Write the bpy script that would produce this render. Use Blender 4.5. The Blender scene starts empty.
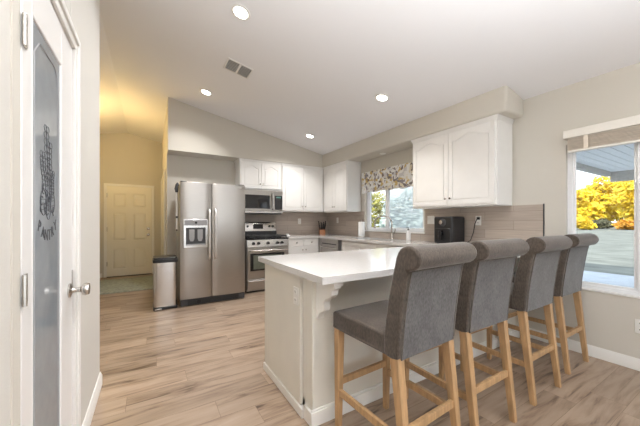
import bpy, bmesh, math, random
from mathutils import Vector, Matrix, noise
random.seed(7)
PI = math.pi
SC = bpy.context.scene
COL = SC.collection

# ------------------------------------------------------------------ camera
cam = bpy.data.cameras.new('camera'); camo = bpy.data.objects.new('camera', cam); COL.objects.link(camo)
cam.sensor_width = 36.0; cam.lens = 36.0 * 282 / 640; cam.shift_y = 8 / 640
cam.clip_start = 0.02; cam.clip_end = 500
camo.location = (0, 0, 1.22); camo.rotation_euler = (PI / 2, 0, -math.atan(170 / 282))
SC.camera = camo

# ------------------------------------------------------------------ exposure, sky, sun, daylight
SC.view_settings.view_transform = 'Standard'; SC.view_settings.look = 'None'
SC.view_settings.gamma = 1; SC.view_settings.use_curve_mapping = False
SC.view_settings.exposure = 0.3
SC.cycles.max_bounces = 10; SC.cycles.diffuse_bounces = 6; SC.cycles.transparent_max_bounces = 16
SC.cycles.sample_clamp_indirect = 6.0
SC.cycles.caustics_reflective = False; SC.cycles.caustics_refractive = False
SC.cycles.use_denoising = True

W = bpy.data.worlds.new('sky'); SC.world = W; W.use_nodes = True
wn = W.node_tree; wn.nodes.clear()
wo = wn.nodes.new('ShaderNodeOutputWorld'); wb = wn.nodes.new('ShaderNodeBackground')
tc = wn.nodes.new('ShaderNodeTexCoord'); sx = wn.nodes.new('ShaderNodeSeparateXYZ'); cr = wn.nodes.new('ShaderNodeValToRGB')
wn.links.new(tc.outputs['Generated'], sx.inputs[0]); wn.links.new(sx.outputs[2], cr.inputs[0])
cr.color_ramp.elements[0].position = 0.0; cr.color_ramp.elements[0].color = (0.88, 0.93, 0.97, 1)
cr.color_ramp.elements[1].position = 0.6; cr.color_ramp.elements[1].color = (0.68, 0.80, 0.93, 1)
wn.links.new(cr.outputs[0], wb.inputs[0]); wb.inputs[1].default_value = 1.7
wn.links.new(wb.outputs[0], wo.inputs[0])

def add_light(name, kind, loc, rot, energy, color=(1, 1, 1), **kw):
    l = bpy.data.lights.new(name, kind); l.energy = energy; l.color = color
    for k, v in kw.items(): setattr(l, k, v)
    o = bpy.data.objects.new(name, l); o.location = loc; o.rotation_euler = rot; COL.objects.link(o)
    return o
add_light('sun', 'SUN', (0, 0, 30), (math.radians(20), math.radians(-48), 0), 3.6, (1, .95, .85), angle=0.01)
# daylight arriving through the sliding door in the rear wall
add_light('daylight', 'AREA', (1.75, -2.95, 1.15), (PI / 2, 0, 0), 15, (0.93, 0.96, 1.0), shape='RECTANGLE', size=2.8, size_y=2.0)
# added spotlight behind the camera, aimed up to brighten the ceiling
add_light('bounce_fill', 'SPOT', (.45, -.75, 1.55), (PI, math.radians(4), 0), 470, (0.96, 0.98, 1.0), spot_size=math.radians(150), spot_blend=.6, shadow_soft_size=.25)
LAMP_W = 12.5
WARM_W = 29.0

# ------------------------------------------------------------------ materials
MATS = {}
def newmat(name):
    m = bpy.data.materials.new(name); m.use_nodes = True
    MATS[name] = m
    return m, m.node_tree, m.node_tree.nodes['Principled BSDF']
def mat(name, col, rough=.5, metal=0.0, var=0.0, vscale=20, bump=0.0, bscale=200, coat=0, stretch=None, emit=None):
    m, nt, b = newmat(name)
    b.inputs['Base Color'].default_value = (*col, 1); b.inputs['Roughness'].default_value = rough
    b.inputs['Metallic'].default_value = metal; b.inputs['Coat Weight'].default_value = coat
    tcn = nt.nodes.new('ShaderNodeTexCoord'); mp = nt.nodes.new('ShaderNodeMapping')
    nt.links.new(tcn.outputs['Object'], mp.inputs[0])
    if stretch: mp.inputs['Scale'].default_value = stretch
    if var:
        n = nt.nodes.new('ShaderNodeTexNoise'); n.inputs['Scale'].default_value = vscale; n.inputs['Detail'].default_value = 5
        nt.links.new(mp.outputs[0], n.inputs[0])
        r = nt.nodes.new('ShaderNodeValToRGB')
        r.color_ramp.elements[0].position = .3; r.color_ramp.elements[1].position = .7
        r.color_ramp.elements[0].color = (*[max(0, c * (1 - var)) for c in col], 1)
        r.color_ramp.elements[1].color = (*[min(1, c * (1 + var)) for c in col], 1)
        nt.links.new(n.outputs[0], r.inputs[0]); nt.links.new(r.outputs[0], b.inputs['Base Color'])
    if bump:
        n = nt.nodes.new('ShaderNodeTexNoise'); n.inputs['Scale'].default_value = bscale
        nt.links.new(mp.outputs[0], n.inputs[0])
        bp = nt.nodes.new('ShaderNodeBump'); bp.inputs['Strength'].default_value = bump; bp.inputs['Distance'].default_value = .004
        nt.links.new(n.outputs[0], bp.inputs['Height']); nt.links.new(bp.outputs[0], b.inputs['Normal'])
    if emit:
        b.inputs['Emission Color'].default_value = (*emit[0], 1); b.inputs['Emission Strength'].default_value = emit[1]
    return m

mat('wall_paint', (.60, .57, .51), .75, bump=.12, bscale=180)
mat('pantry_wall_paint', (.62, .60, .56), .75, bump=.12, bscale=180)
mat('ceiling_paint', (.82, .82, .84), .85, bump=.12, bscale=150)
mat('white_trim', (.80, .79, .76), .35, bump=.02)
mat('cabinet_white', (.80, .79, .77), .35, var=.02, vscale=6)
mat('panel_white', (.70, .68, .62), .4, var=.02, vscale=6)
mat('door_white', (.80, .79, .78), .35, bump=.02)
mat('entry_door', (.78, .75, .66), .4, bump=.02)
mat('quartz', (.60, .585, .57), .09, var=.03, vscale=60)
mat('stainless', (.42, .395, .37), .30, 1.0, var=.05, vscale=8, stretch=(1, 1, 60))
mat('stainless_bright', (.62, .60, .58), .22, 1.0, var=.03, vscale=8)
mat('handle_steel', (.80, .79, .78), .38, 1.0, var=.03)
mat('nickel', (.55, .52, .48), .22, 1.0, var=.03)
mat('black_plastic', (.014, .014, .016), .32, var=.1)
mat('black_glass', (.012, .012, .014), .05, var=.1)
mat('oven_glass', (.12, .13, .10), .08, var=.1)
mat('iron', (.02, .02, .02), .55, bump=.2, bscale=80)
mat('dark_grey', (.05, .05, .055), .5, var=.1)
mat('grey_plastic', (.32, .32, .33), .4, var=.05)
mat('white_plastic', (.78, .77, .74), .35, var=.02)
mat('stool_leg_wood', (.42, .26, .13), .45, var=.22, vscale=9, stretch=(6, 6, .8), bump=.05, bscale=60)
mat('knife_block_wood', (.30, .12, .045), .45, var=.2, vscale=9, stretch=(6, 6, 1))
mat('blind_slat', (.72, .64, .54), .6, var=.12, vscale=12, stretch=(8, .8, 8))
mat('blind_white', (.80, .77, .71), .45, var=.02)
mat('vinyl_white', (.84, .85, .86), .4, var=.02)
mat('concrete', (.56, .60, .65), .9, var=.10, vscale=3, bump=.2)
mat('gravel', (.22, .23, .20), .95, var=.30, vscale=1.6, stretch=(1.2, .6, 1), bump=.4, bscale=20)
mat('patio_boards', (.88, .88, .87), .7, var=.04)
mat('patio_beam', (.50, .47, .43), .7, var=.1)
mat('bark', (.10, .07, .05), .9, var=.3, bump=.4)
mat('yellow_leaf', (.95, .62, .04), .6, var=.35, vscale=.7)
mat('orange_leaf', (.75, .36, .03), .6, var=.4, vscale=.7)
mat('olive_leaf', (.42, .40, .10), .6, var=.4, vscale=.9)
mat('pale_leaf', (.46, .54, .50), .6, var=.35, vscale=1.5)
mat('dark_leaf', (.13, .13, .07), .7, var=.4, vscale=.9)
mat('rug', (.33, .36, .31), .95, var=.25, vscale=22, bump=.5, bscale=120)
mat('paper', (.88, .88, .87), .8, var=.01)
mat('ceramic', (.85, .84, .82), .15, var=.01)
mat('amber_lens', (1, .8, .5), .4, emit=((1, .66, .28), 6))
mat('lamp_lens', (1, .97, .9), .4, emit=((1, .96, .88), 14))
mat('small_lens', (.85, .84, .80), .3)
mat('display', (.02, .03, .03), .1, emit=((.25, .6, .5), .25))
mat('ink', (.05, .055, .065), .5)
mat('pantry_inside', (.75, .78, .80), .8, var=.05)

def wood_floor():
    m, nt, b = newmat('wood_floor')
    L = nt.links.new; N = nt.nodes.new
    t = N('ShaderNodeTexCoord')
    br = N('ShaderNodeTexBrick'); br.inputs['Scale'].default_value = 1
    br.inputs['Brick Width'].default_value = 1.22; br.inputs['Row Height'].default_value = .182
    br.inputs['Mortar Size'].default_value = .0012; br.inputs['Mortar Smooth'].default_value = .2; br.inputs['Bias'].default_value = 0
    br.offset = 0.0; br.offset_frequency = 2
    # every row of planks starts at its own random place
    sp = N('ShaderNodeSeparateXYZ'); L(t.outputs['Object'], sp.inputs[0])
    dv = N('ShaderNodeMath'); dv.operation = 'DIVIDE'; dv.inputs[1].default_value = .182; L(sp.outputs[1], dv.inputs[0])
    fl = N('ShaderNodeMath'); fl.operation = 'FLOOR'; L(dv.outputs[0], fl.inputs[0])
    wn_ = N('ShaderNodeTexWhiteNoise'); wn_.noise_dimensions = '1D'; L(fl.outputs[0], wn_.inputs['W'])
    ma = N('ShaderNodeMath'); ma.operation = 'MULTIPLY_ADD'; ma.inputs[1].default_value = 1.22; L(wn_.outputs['Value'], ma.inputs[0]); L(sp.outputs[0], ma.inputs[2])
    cv = N('ShaderNodeCombineXYZ'); L(ma.outputs[0], cv.inputs[0]); L(sp.outputs[1], cv.inputs[1])
    br.inputs['Color1'].default_value = (0, 0, 0, 1); br.inputs['Color2'].default_value = (1, 1, 1, 1); br.inputs['Mortar'].default_value = (.5, .5, .5, 1)
    L(cv.outputs[0], br.inputs['Vector'])
    # grain shifted per plank
    mp = N('ShaderNodeMapping'); mp.inputs['Scale'].default_value = (1.3, 11, 1)
    ad = N('ShaderNodeVectorMath'); ad.operation = 'MULTIPLY_ADD'; ad.inputs[1].default_value = (7, 5, 3)
    L(br.outputs['Color'], ad.inputs[0]); L(t.outputs['Object'], ad.inputs[2]); L(ad.outputs[0], mp.inputs[0])
    n = N('ShaderNodeTexNoise'); n.inputs['Scale'].default_value = 1.5; n.inputs['Detail'].default_value = 7; n.inputs['Roughness'].default_value = .6; n.inputs['Distortion'].default_value = .6
    L(mp.outputs[0], n.inputs[0])
    r = N('ShaderNodeValToRGB'); e = r.color_ramp.elements
    e[0].position = .31; e[0].color = (.085, .052, .034, 1)
    e[1].position = .72; e[1].color = (.40, .305, .23, 1)
    k = e.new(.41); k.color = (.255, .178, .125, 1)
    k = e.new(.52); k.color = (.345, .255, .185, 1)
    L(n.outputs[0], r.inputs[0])
    tone = N('ShaderNodeMixRGB'); tone.blend_type = 'MULTIPLY'
    rr = N('ShaderNodeMapRange'); rr.inputs['To Min'].default_value = .84; rr.inputs['To Max'].default_value = 1.08
    L(br.outputs['Color'], rr.inputs[0]); tone.inputs[0].default_value = 1
    L(r.outputs[0], tone.inputs[1]); L(rr.outputs[0], tone.inputs[2])
    mo = N('ShaderNodeMixRGB'); mo.inputs[2].default_value = (.16, .10, .06, 1)
    L(br.outputs['Fac'], mo.inputs[0]); L(tone.outputs[0], mo.inputs[1]); L(mo.outputs[0], b.inputs['Base Color'])
    b.inputs['Roughness'].default_value = .36
    bp = N('ShaderNodeBump'); bp.inputs['Strength'].default_value = .08; bp.inputs['Distance'].default_value = .002
    L(n.outputs[0], bp.inputs['Height']); L(bp.outputs[0], b.inputs['Normal'])
wood_floor()

def tile_plank():
    m, nt, b = newmat('backsplash_tile')
    L = nt.links.new; N = nt.nodes.new
    t = N('ShaderNodeTexCoord'); s = N('ShaderNodeSeparateXYZ'); c = N('ShaderNodeCombineXYZ'); a = N('ShaderNodeMath'); a.operation = 'ADD'
    L(t.outputs['Object'], s.inputs[0]); L(s.outputs[0], a.inputs[0]); L(s.outputs[1], a.inputs[1])
    L(a.outputs[0], c.inputs[0]); L(s.outputs[2], c.inputs[1])
    br = N('ShaderNodeTexBrick'); br.inputs['Scale'].default_value = 1
    br.inputs['Brick Width'].default_value = .62; br.inputs['Row Height'].default_value = .102; br.inputs['Mortar Size'].default_value = .002
    br.inputs['Color1'].default_value = (.40, .335, .285, 1); br.inputs['Color2'].default_value = (.50, .43, .37, 1); br.inputs['Mortar'].default_value = (.30, .25, .21, 1)
    L(c.outputs[0], br.inputs['Vector'])
    mp = N('ShaderNodeMapping'); mp.inputs['Scale'].default_value = (2, 26, 1); L(c.outputs[0], mp.inputs[0])
    n = N('ShaderNodeTexNoise'); n.inputs['Scale'].default_value = 2; n.inputs['Detail'].default_value = 5; L(mp.outputs[0], n.inputs[0])
    mr = N('ShaderNodeMapRange'); mr.inputs['To Min'].default_value = .78; mr.inputs['To Max'].default_value = 1.2; L(n.outputs[0], mr.inputs[0])
    mx = N('ShaderNodeMixRGB'); mx.blend_type = 'MULTIPLY'; mx.inputs[0].default_value = 1
    L(br.outputs['Color'], mx.inputs[1]); L(mr.outputs[0], mx.inputs[2]); L(mx.outputs[0], b.inputs['Base Color'])
    b.inputs['Roughness'].default_value = .35
tile_plank()

def fabric(name, c1, c2):
    m, nt, b = newmat(name); L = nt.links.new; N = nt.nodes.new
    t = N('ShaderNodeTexCoord')
    w = N('ShaderNodeTexNoise'); w.inputs['Scale'].default_value = 170; w.inputs['Detail'].default_value = 3
    mp = N('ShaderNodeMapping'); mp.inputs['Scale'].default_value = (1, 1, .35); L(t.outputs['Object'], mp.inputs[0]); L(mp.outputs[0], w.inputs[0])
    big = N('ShaderNodeTexNoise'); big.inputs['Scale'].default_value = 9; L(t.outputs['Object'], big.inputs[0])
    a = N('ShaderNodeMath'); a.operation = 'MULTIPLY_ADD'; a.inputs[1].default_value = .35; L(big.outputs[0], a.inputs[0])
    s = N('ShaderNodeMath'); s.operation = 'MULTIPLY'; s.inputs[1].default_value = .75; L(w.outputs[0], s.inputs[0]); L(s.outputs[0], a.inputs[2])
    r = N('ShaderNodeValToRGB'); r.color_ramp.elements[0].position = .38; r.color_ramp.elements[1].position = .68
    r.color_ramp.elements[0].color = (*c1, 1); r.color_ramp.elements[1].color = (*c2, 1)
    L(a.outputs[0], r.inputs[0]); L(r.outputs[0], b.inputs['Base Color'])
    b.inputs['Roughness'].default_value = .9; b.inputs['Sheen Weight'].default_value = .35; b.inputs['Sheen Roughness'].default_value = .4
    bp = N('ShaderNodeBump'); bp.inputs['Strength'].default_value = .35; bp.inputs['Distance'].default_value = .002
    L(w.outputs[0], bp.inputs['Height']); L(bp.outputs[0], b.inputs['Normal'])
fabric('stool_fabric', (.034, .026, .020), (.092, .071, .056))
fabric('stool_rear_fabric', (.058, .056, .057), (.130, .127, .128))
fabric('stool_piping', (.06, .05, .04), (.11, .095, .08))

def floral():
    m, nt, b = newmat('floral_cotton'); L = nt.links.new; N = nt.nodes.new
    t = N('ShaderNodeTexCoord'); n = N('ShaderNodeTexNoise'); n.inputs['Scale'].default_value = 7; n.inputs['Detail'].default_value = 2
    L(t.outputs['Object'], n.inputs[0])
    mx = N('ShaderNodeMixRGB'); mx.inputs[0].default_value = .12; L(t.outputs['Object'], mx.inputs[1]); L(n.outputs['Color'], mx.inputs[2])
    v = N('ShaderNodeTexVoronoi'); v.inputs['Scale'].default_value = 27; L(mx.outputs[0], v.inputs[0])
    s = N('ShaderNodeSeparateColor'); L(v.outputs['Color'], s.inputs[0])
    r = N('ShaderNodeValToRGB'); r.color_ramp.interpolation = 'CONSTANT'; e = r.color_ramp.elements
    e[0].position = 0; e[0].color = (.80, .80, .79, 1); e[1].position = .40; e[1].color = (.62, .62, .64, 1)
    for p, c in ((.55, (.58, .44, .20)), (.67, (.28, .26, .28)), (.78, (.72, .66, .52)), (.91, (.20, .17, .16))):
        q = e.new(p); q.color = (*c, 1)
    L(s.outputs[0], r.inputs[0]); L(r.outputs[0], b.inputs['Base Color']); b.inputs['Roughness'].default_value = .9
floral()

def glass(name, tint=(1, 1, 1), haze=0.0, hazecol=(.8, .85, .9), refl=1.0):
    m = bpy.data.materials.new(name); m.use_nodes = True; nt = m.node_tree; nt.nodes.clear(); L = nt.links.new; N = nt.nodes.new
    o = N('ShaderNodeOutputMaterial'); tr = N('ShaderNodeBsdfTransparent'); tr.inputs[0].default_value = (*tint, 1)
    gl = N('ShaderNodeBsdfGlossy'); gl.inputs['Roughness'].default_value = .02
    fr = N('ShaderNodeFresnel'); fr.inputs[0].default_value = 1.45
    mu = N('ShaderNodeMath'); mu.operation = 'MULTIPLY'; L(fr.outputs[0], mu.inputs[0])
    ge = N('ShaderNodeNewGeometry'); iv = N('ShaderNodeMath'); iv.operation = 'MULTIPLY_ADD'; iv.inputs[1].default_value = -refl; iv.inputs[2].default_value = refl
    L(ge.outputs['Backfacing'], iv.inputs[0]); L(iv.outputs[0], mu.inputs[1])   # reflect at the outer surface only, no total internal reflection
    base = tr
    if haze:
        d = N('ShaderNodeBsdfDiffuse'); d.inputs[0].default_value = (*hazecol, 1)
        tl = N('ShaderNodeBsdfTranslucent'); tl.inputs[0].default_value = (*hazecol, 1)
        mm = N('ShaderNodeMixShader'); mm.inputs[0].default_value = .5; L(d.outputs[0], mm.inputs[1]); L(tl.outputs[0], mm.inputs[2])
        nz = N('ShaderNodeTexNoise'); nz.inputs['Scale'].default_value = 14; nz.inputs['Detail'].default_value = 6
        tcc = N('ShaderNodeTexCoord'); L(tcc.outputs['Object'], nz.inputs[0])
        hz = N('ShaderNodeMapRange'); hz.inputs['To Min'].default_value = haze * .85; hz.inputs['To Max'].default_value = min(1, haze * 1.15)
        L(nz.outputs[0], hz.inputs[0])
        m2 = N('ShaderNodeMixShader'); L(hz.outputs[0], m2.inputs[0]); L(tr.outputs[0], m2.inputs[1]); L(mm.outputs[0], m2.inputs[2]); base = m2
    fx = N('ShaderNodeMixShader'); L(mu.outputs[0], fx.inputs[0]); L(base.outputs[0], fx.inputs[1]); L(gl.outputs[0], fx.inputs[2])
    L(fx.outputs[0], o.inputs[0]); MATS[name] = m
glass('clear_glass')
glass('screened_glass', haze=.30, hazecol=(.86, .93, .97))
glass('frosted_glass', tint=(.9, .95, 1), haze=.75, hazecol=(.62, .66, .69), refl=1.0)

# ------------------------------------------------------------------ mesh helpers
def box(bm, x0, x1, y0, y1, z0, z1):
    v = [bm.verts.new(p) for p in ((x0, y0, z0), (x1, y0, z0), (x1, y1, z0), (x0, y1, z0), (x0, y0, z1), (x1, y0, z1), (x1, y1, z1), (x0, y1, z1))]
    for f in ((0, 3, 2, 1), (4, 5, 6, 7), (0, 1, 5, 4), (1, 2, 6, 5), (2, 3, 7, 6), (3, 0, 4, 7)): bm.faces.new([v[i] for i in f])
    return bm
def taper(bm, c0, s0, c1, s1):
    v = []
    for c, s in ((c0, s0), (c1, s1)):
        for a, b in ((-1, -1), (1, -1), (1, 1), (-1, 1)): v.append(bm.verts.new((c[0] + a * s[0] / 2, c[1] + b * s[1] / 2, c[2])))
    for f in ((0, 3, 2, 1), (4, 5, 6, 7), (0, 1, 5, 4), (1, 2, 6, 5), (2, 3, 7, 6), (3, 0, 4, 7)): bm.faces.new([v[i] for i in f])
    return bm
def tube(bm, pts, r, seg=10, caps=True):
    pts = [Vector(p) for p in pts]; rings = []
    for i, p in enumerate(pts):
        d = (pts[min(i + 1, len(pts) - 1)] - pts[max(i - 1, 0)]).normalized()
        a = d.cross(Vector((0, 0, 1)) if abs(d.z) < .95 else Vector((0, 1, 0))).normalized()
        if i and a.dot(pa) < 0: a = -a
        pa = a; b = d.cross(a); rr = r[i] if isinstance(r, (list, tuple)) else r
        rings.append([bm.verts.new(p + a * rr * math.cos(2 * PI * k / seg) + b * rr * math.sin(2 * PI * k / seg)) for k in range(seg)])
    for i in range(len(rings) - 1):
        for k in range(seg): bm.faces.new((rings[i][k], rings[i][(k + 1) % seg], rings[i + 1][(k + 1) % seg], rings[i + 1][k]))
    if caps: bm.faces.new(rings[0][::-1]); bm.faces.new(rings[-1])
    return bm
def lathe(bm, prof, c=(0, 0, 0), seg=24, axis='z'):
    rings = []
    for r, h in prof:
        ring = []
        for k in range(seg):
            a = 2 * PI * k / seg; u, w = r * math.cos(a), r * math.sin(a)
            p = {'z': (u, w, h), 'y': (u, h, w), 'x': (h, u, w)}[axis]
            ring.append(bm.verts.new((c[0] + p[0], c[1] + p[1], c[2] + p[2])))
        rings.append(ring)
    for i in range(len(rings) - 1):
        for k in range(seg): bm.faces.new((rings[i][k], rings[i][(k + 1) % seg], rings[i + 1][(k + 1) % seg], rings[i + 1][k]))
    if prof[0][0] > 1e-6: bm.faces.new(rings[0][::-1])
    if prof[-1][0] > 1e-6: bm.faces.new(rings[-1])
    return bm
def prism(bm, pts, d0, d1, plane='xz'):
    f = {'xz': lambda u, v, d: (u, d, v), 'yz': lambda u, v, d: (d, u, v), 'xy': lambda u, v, d: (u, v, d)}[plane]
    a = [bm.verts.new(f(u, v, d0)) for u, v in pts]; b = [bm.verts.new(f(u, v, d1)) for u, v in pts]
    bm.faces.new(a[::-1]); bm.faces.new(b); n = len(pts)
    for i in range(n): bm.faces.new((a[i], a[(i + 1) % n], b[(i + 1) % n], b[i]))
    return bm
def B(): return bmesh.new()
def obj(name, bm, m, parent=None, bevel=0.0, seg=2, angle=40, subsurf=0):
    if len(bm.verts): bmesh.ops.recalc_face_normals(bm, faces=bm.faces)
    me = bpy.data.meshes.new(name); bm.to_mesh(me); bm.free()
    me.materials.append(MATS[m])
    if len(me.polygons): me.polygons.foreach_set('use_smooth', [True] * len(me.polygons)); me.set_sharp_from_angle(angle=math.radians(angle))
    o = bpy.data.objects.new(name, me); COL.objects.link(o)
    if parent: o.parent = parent
    if bevel:
        mo = o.modifiers.new('bevel', 'BEVEL'); mo.width = bevel; mo.segments = seg; mo.limit_method = 'ANGLE'; mo.angle_limit = math.radians(35); mo.harden_normals = False
    if subsurf:
        mo = o.modifiers.new('sub', 'SUBSURF'); mo.levels = subsurf; mo.render_levels = subsurf
    return o
def tag(o, label, cat, group=None, kind=None):
    o['label'] = label; o['category'] = cat
    if group: o['group'] = group
    if kind: o['kind'] = kind
    return o
def struct(o): o['kind'] = 'structure'; return o
def thing(name, label, cat, loc=(0, 0, 0), rz=0, group=None):
    o = bpy.data.objects.new(name, None); COL.objects.link(o); o.location = loc; o.rotation_euler = (0, 0, rz)
    o.empty_display_size = .05
    return tag(o, label, cat, group)
def copy_tree(o, parent=None):
    c = o.copy(); COL.objects.link(c); c.parent = parent
    for ch in list(o.children): copy_tree(ch, c)
    return c
def bx(name, m, parent, *d, bevel=0.0): return obj(name, box(B(), *d), m, parent, bevel)

XW, YB = 3.42, 5.33          # window wall and back wall
YR = -2.8                    # rear wall
XS, YS = 3.06, 4.97          # soffit faces
ZS = 2.33
XP = -.32                    # pantry wall
def zc(x): return 3.15 - .2 * (x - .24) if x > -.42 else 3.282 - .2 * (-.42 - x)

# ------------------------------------------------------------------ room shell
b = B()
box(b, -2.2, XW, YR, 7.75, -.12, 0); struct(obj('floor', b, 'wood_floor'))
b = B()
xs = [-2.2, -.42, 3.6]; ys = [(YR - .2, 0), (4.9, 0), (7.85, .105)]
lo = [[b.verts.new((x, y, zc(x) - dz)) for x in xs] for y, dz in ys]
hi = [[b.verts.new((x, y, zc(x) - dz + .25)) for x in xs] for y, dz in ys]
for j in range(2):
    for i in range(2):
        b.faces.new((lo[j][i], lo[j][i + 1], lo[j + 1][i + 1], lo[j + 1][i])); b.faces.new((hi[j][i], hi[j + 1][i], hi[j + 1][i + 1], hi[j][i + 1]))
for j in range(2):
    for i in (0, 2): b.faces.new((lo[j][i], lo[j + 1][i], hi[j + 1][i], hi[j][i]))
for i in range(2):
    for j in (0, 2): b.faces.new((lo[j][i], lo[j][i + 1], hi[j][i + 1], hi[j][i]))
struct(obj('ceiling', b, 'ceiling_paint', angle=5))

KW = (2.74, 4.03, 1.05, 2.06)      # kitchen window hole y0 y1 z0 z1
DW = (-.20, 1.10, .60, 1.95)       # dining window hole
ZT = 2.62
b = B()
def wallseg(y0, y1, z0, z1): box(b, XW, XW + .14, y0, y1, z0, z1)
wallseg(YR, DW[0], -.12, ZT); wallseg(DW[0], DW[1], -.12, DW[2]); wallseg(DW[0], DW[1], DW[3], ZT)
wallseg(DW[1], KW[0], -.12, ZT); wallseg(KW[0], KW[1], -.12, KW[2]); wallseg(KW[0], KW[1], KW[3], ZT); wallseg(KW[1], 5.5, -.12, ZT)
struct(obj('wall_right', b, 'wall_paint'))
def slopewall(bm, x0, x1, y0, y1, z0, dz=.03):
    pts = [(x0, z0), (x1, z0), (x1, zc(x1) + dz)]
    if x0 < -.42 < x1: pts.append((-.42, zc(-.42) + dz))
    pts.append((x0, zc(x0) + dz)); prism(bm, pts, y0, y1, 'xz')
b = B(); slopewall(b, .24, XW, YB, YB + .14, -.12); struct(obj('wall_back', b, 'wall_paint'))
# the hall side of the kitchen corner, with an opening cased in white
b = B(); prism(b, [(YB + .14, -.12), (7.75, -.12), (7.75, 3.08), (YB + .14, 3.17)], .24, .38, 'yz'); struct(obj('wall_hall', b, 'wall_paint'))
b = B(); slopewall(b, -2.2, .38, 7.6, 7.75, -.12, -.05); struct(obj('wall_entry', b, 'wall_paint'))
b = B(); box(b, -1.07, -.95, 2.65, 7.6, -.12, 3.25); struct(obj('wall_hall_left', b, 'wall_paint'))
# pantry wall: casing hole y 1.12..1.76, z 0..2.035
PD0, PD1, PDZ = 1.128, 1.745, 2.035
b = B(); box(b, XP - .11, XP, YR, PD0, -.12, 3.3); box(b, XP - .11, XP, PD0, PD1, PDZ, 3.3); box(b, XP - .11, XP, PD1, 2.65, -.12, 3.3)
struct(obj('wall_left', b, 'pantry_wall_paint', bevel=.012, seg=3))
b = B(); box(b, -1.07, XP - .11, 2.54, 2.65, -.12, 3.25); struct(obj('wall_pantry_end', b, 'pantry_wall_paint'))
b = B(); box(b, -1.3, -1.2, .6, 2.54, 0, 2.5); box(b, -1.2, XP - .11, .6, .7, 0, 2.5); box(b, -1.2, XP - .11, .7, 2.54, 2.4, 2.5); struct(obj('wall_pantry', b, 'pantry_inside'))
# rear wall with sliding door opening x .35..3.15, z 0..2.15
b = B(); box(b, XP, .35, YR - .12, YR, -.12, 3.35); box(b, 3.15, XW + .14, YR - .12, YR, -.12, 3.35); box(b, .35, 3.15, YR - .12, YR, 2.15, 3.35)
struct(obj('wall_rear', b, 'wall_paint'))
# soffits
b = B(); prism(b, [(.24, ZS), (XS, ZS), (XS, zc(XS) + .02), (.24, zc(.24) + .02)], YS, YB, 'xz')
struct(obj('soffit_back', b, 'wall_paint'))
b = B(); prism(b, [(XS, ZS), (XW, ZS), (XW, zc(XW) + .02), (XS, zc(XS) + .02)], 1.455, YB, 'xz')
struct(obj('soffit_right', b, 'wall_paint', bevel=.028, seg=4))
# backsplash planks
b = B(); box(b, 1.36, XW - .002, YB - .01, YB, .93, 1.40); struct(obj('trim_1', b, 'backsplash_tile'))
b = B(); box(b, XW - .01, XW, 1.28, KW[0] - .03, .93, 1.39); box(b, XW - .01, XW, KW[0] - .03, KW[1] + .04, .93, KW[2] - .012); box(b, XW - .01, XW, KW[1] + .04, YB - .01, .93, 1.40)
struct(obj('trim_2', b, 'backsplash_tile'))
bz = struct(bx('trim_3', 'dark_grey', None, XW - .012, XW, 1.272, 1.28, .93, 1.395))
# baseboards
def baseboard(name, pts, h=.095, t=.015):
    # straight run between two points, thickness to the left of the run
    (x0, y0), (x1, y1) = pts; d = Vector((x1 - x0, y1 - y0)); n = Vector((-d.y, d.x)).normalized()
    b = B(); prof = [(0, 0), (t, 0), (t, h * .72), (t * .6, h * .86), (t * .35, h), (0, h)]
    A = [b.verts.new((x0 + n.x * u, y0 + n.y * u, v)) for u, v in prof]; C = [b.verts.new((x1 + n.x * u, y1 + n.y * u, v)) for u, v in prof]
    b.faces.new(A); b.faces.new(C[::-1])
    for i in range(len(prof)): b.faces.new((A[i], A[(i + 1) % 6], C[(i + 1) % 6], C[i]))
    return struct(obj(name, b, 'white_trim'))
baseboard('baseboard_right', ((XW, YR), (XW, 1.43)))
baseboard('baseboard_left', ((XP, 2.65), (XP, 1.83)))
baseboard('baseboard_rear_left', ((XP, 1.05), (XP, YR)))
baseboard('baseboard_entry', ((-.885, 7.6), (-.95, 7.6)))
baseboard('baseboard_entry_right', ((.24, 7.6), (.12, 7.6)))
baseboard('baseboard_hall', ((.24, 5.33), (.24, 5.62)))
# ------------------------------------------------------------------ pantry door
def casing(name, pts_fn, y0, y1, z1, w=.065, t=.018, sides=(0, 1, 2)):
    b = B()
    prof_o = [(y0 - w, 0), (y0 - w, z1 + w), (y1 + w, z1 + w), (y1 + w, 0)]
    prof_i = [(y0, 0), (y0, z1), (y1, z1), (y1, 0)]
    for tt, k0, k in ((t, .45, 1.0), (t * 1.5, 0, .45)):
        # outer band thicker than the inner one
        for i in sides:
            a0, a1 = Vector(prof_o[i]), Vector(prof_o[i + 1]); c0, c1 = Vector(prof_i[i]), Vector(prof_i[i + 1])
            c0, a0 = a0 + (c0 - a0) * k, a0 + (c0 - a0) * k0; c1, a1 = a1 + (c1 - a1) * k, a1 + (c1 - a1) * k0
            lo_ = [b.verts.new(pts_fn(p.x, p.y, 0)) for p in (a0, a1, c1, c0)]; hi_ = [b.verts.new(pts_fn(p.x, p.y, tt)) for p in (a0, a1, c1, c0)]
            b.faces.new(lo_); b.faces.new(hi_)
            for q in range(4): b.faces.new((lo_[q], lo_[(q + 1) % 4], hi_[(q + 1) % 4], hi_[q]))
    return struct(obj(name, b, 'white_trim', bevel=.002))
casing('trim_4', lambda u, v, d: (XP + d, u, v), PD0, PD1, PDZ, sides=(1, 2))
struct(bx('trim_8', 'wall_paint', None, XP, XP + .004, PD0 - .055, PD0, 0, PDZ))
pd = struct(bpy.data.objects.new('door_1', None)); COL.objects.link(pd); pd.location = (XP, 0, 0)
y0, y1, zt = PD0 + .004, PD1 - .004, PDZ - .004
gy0, gy1, gz0, gz1 = y0 + .082, y1 - .205 + .013, .26, 1.865
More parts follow.
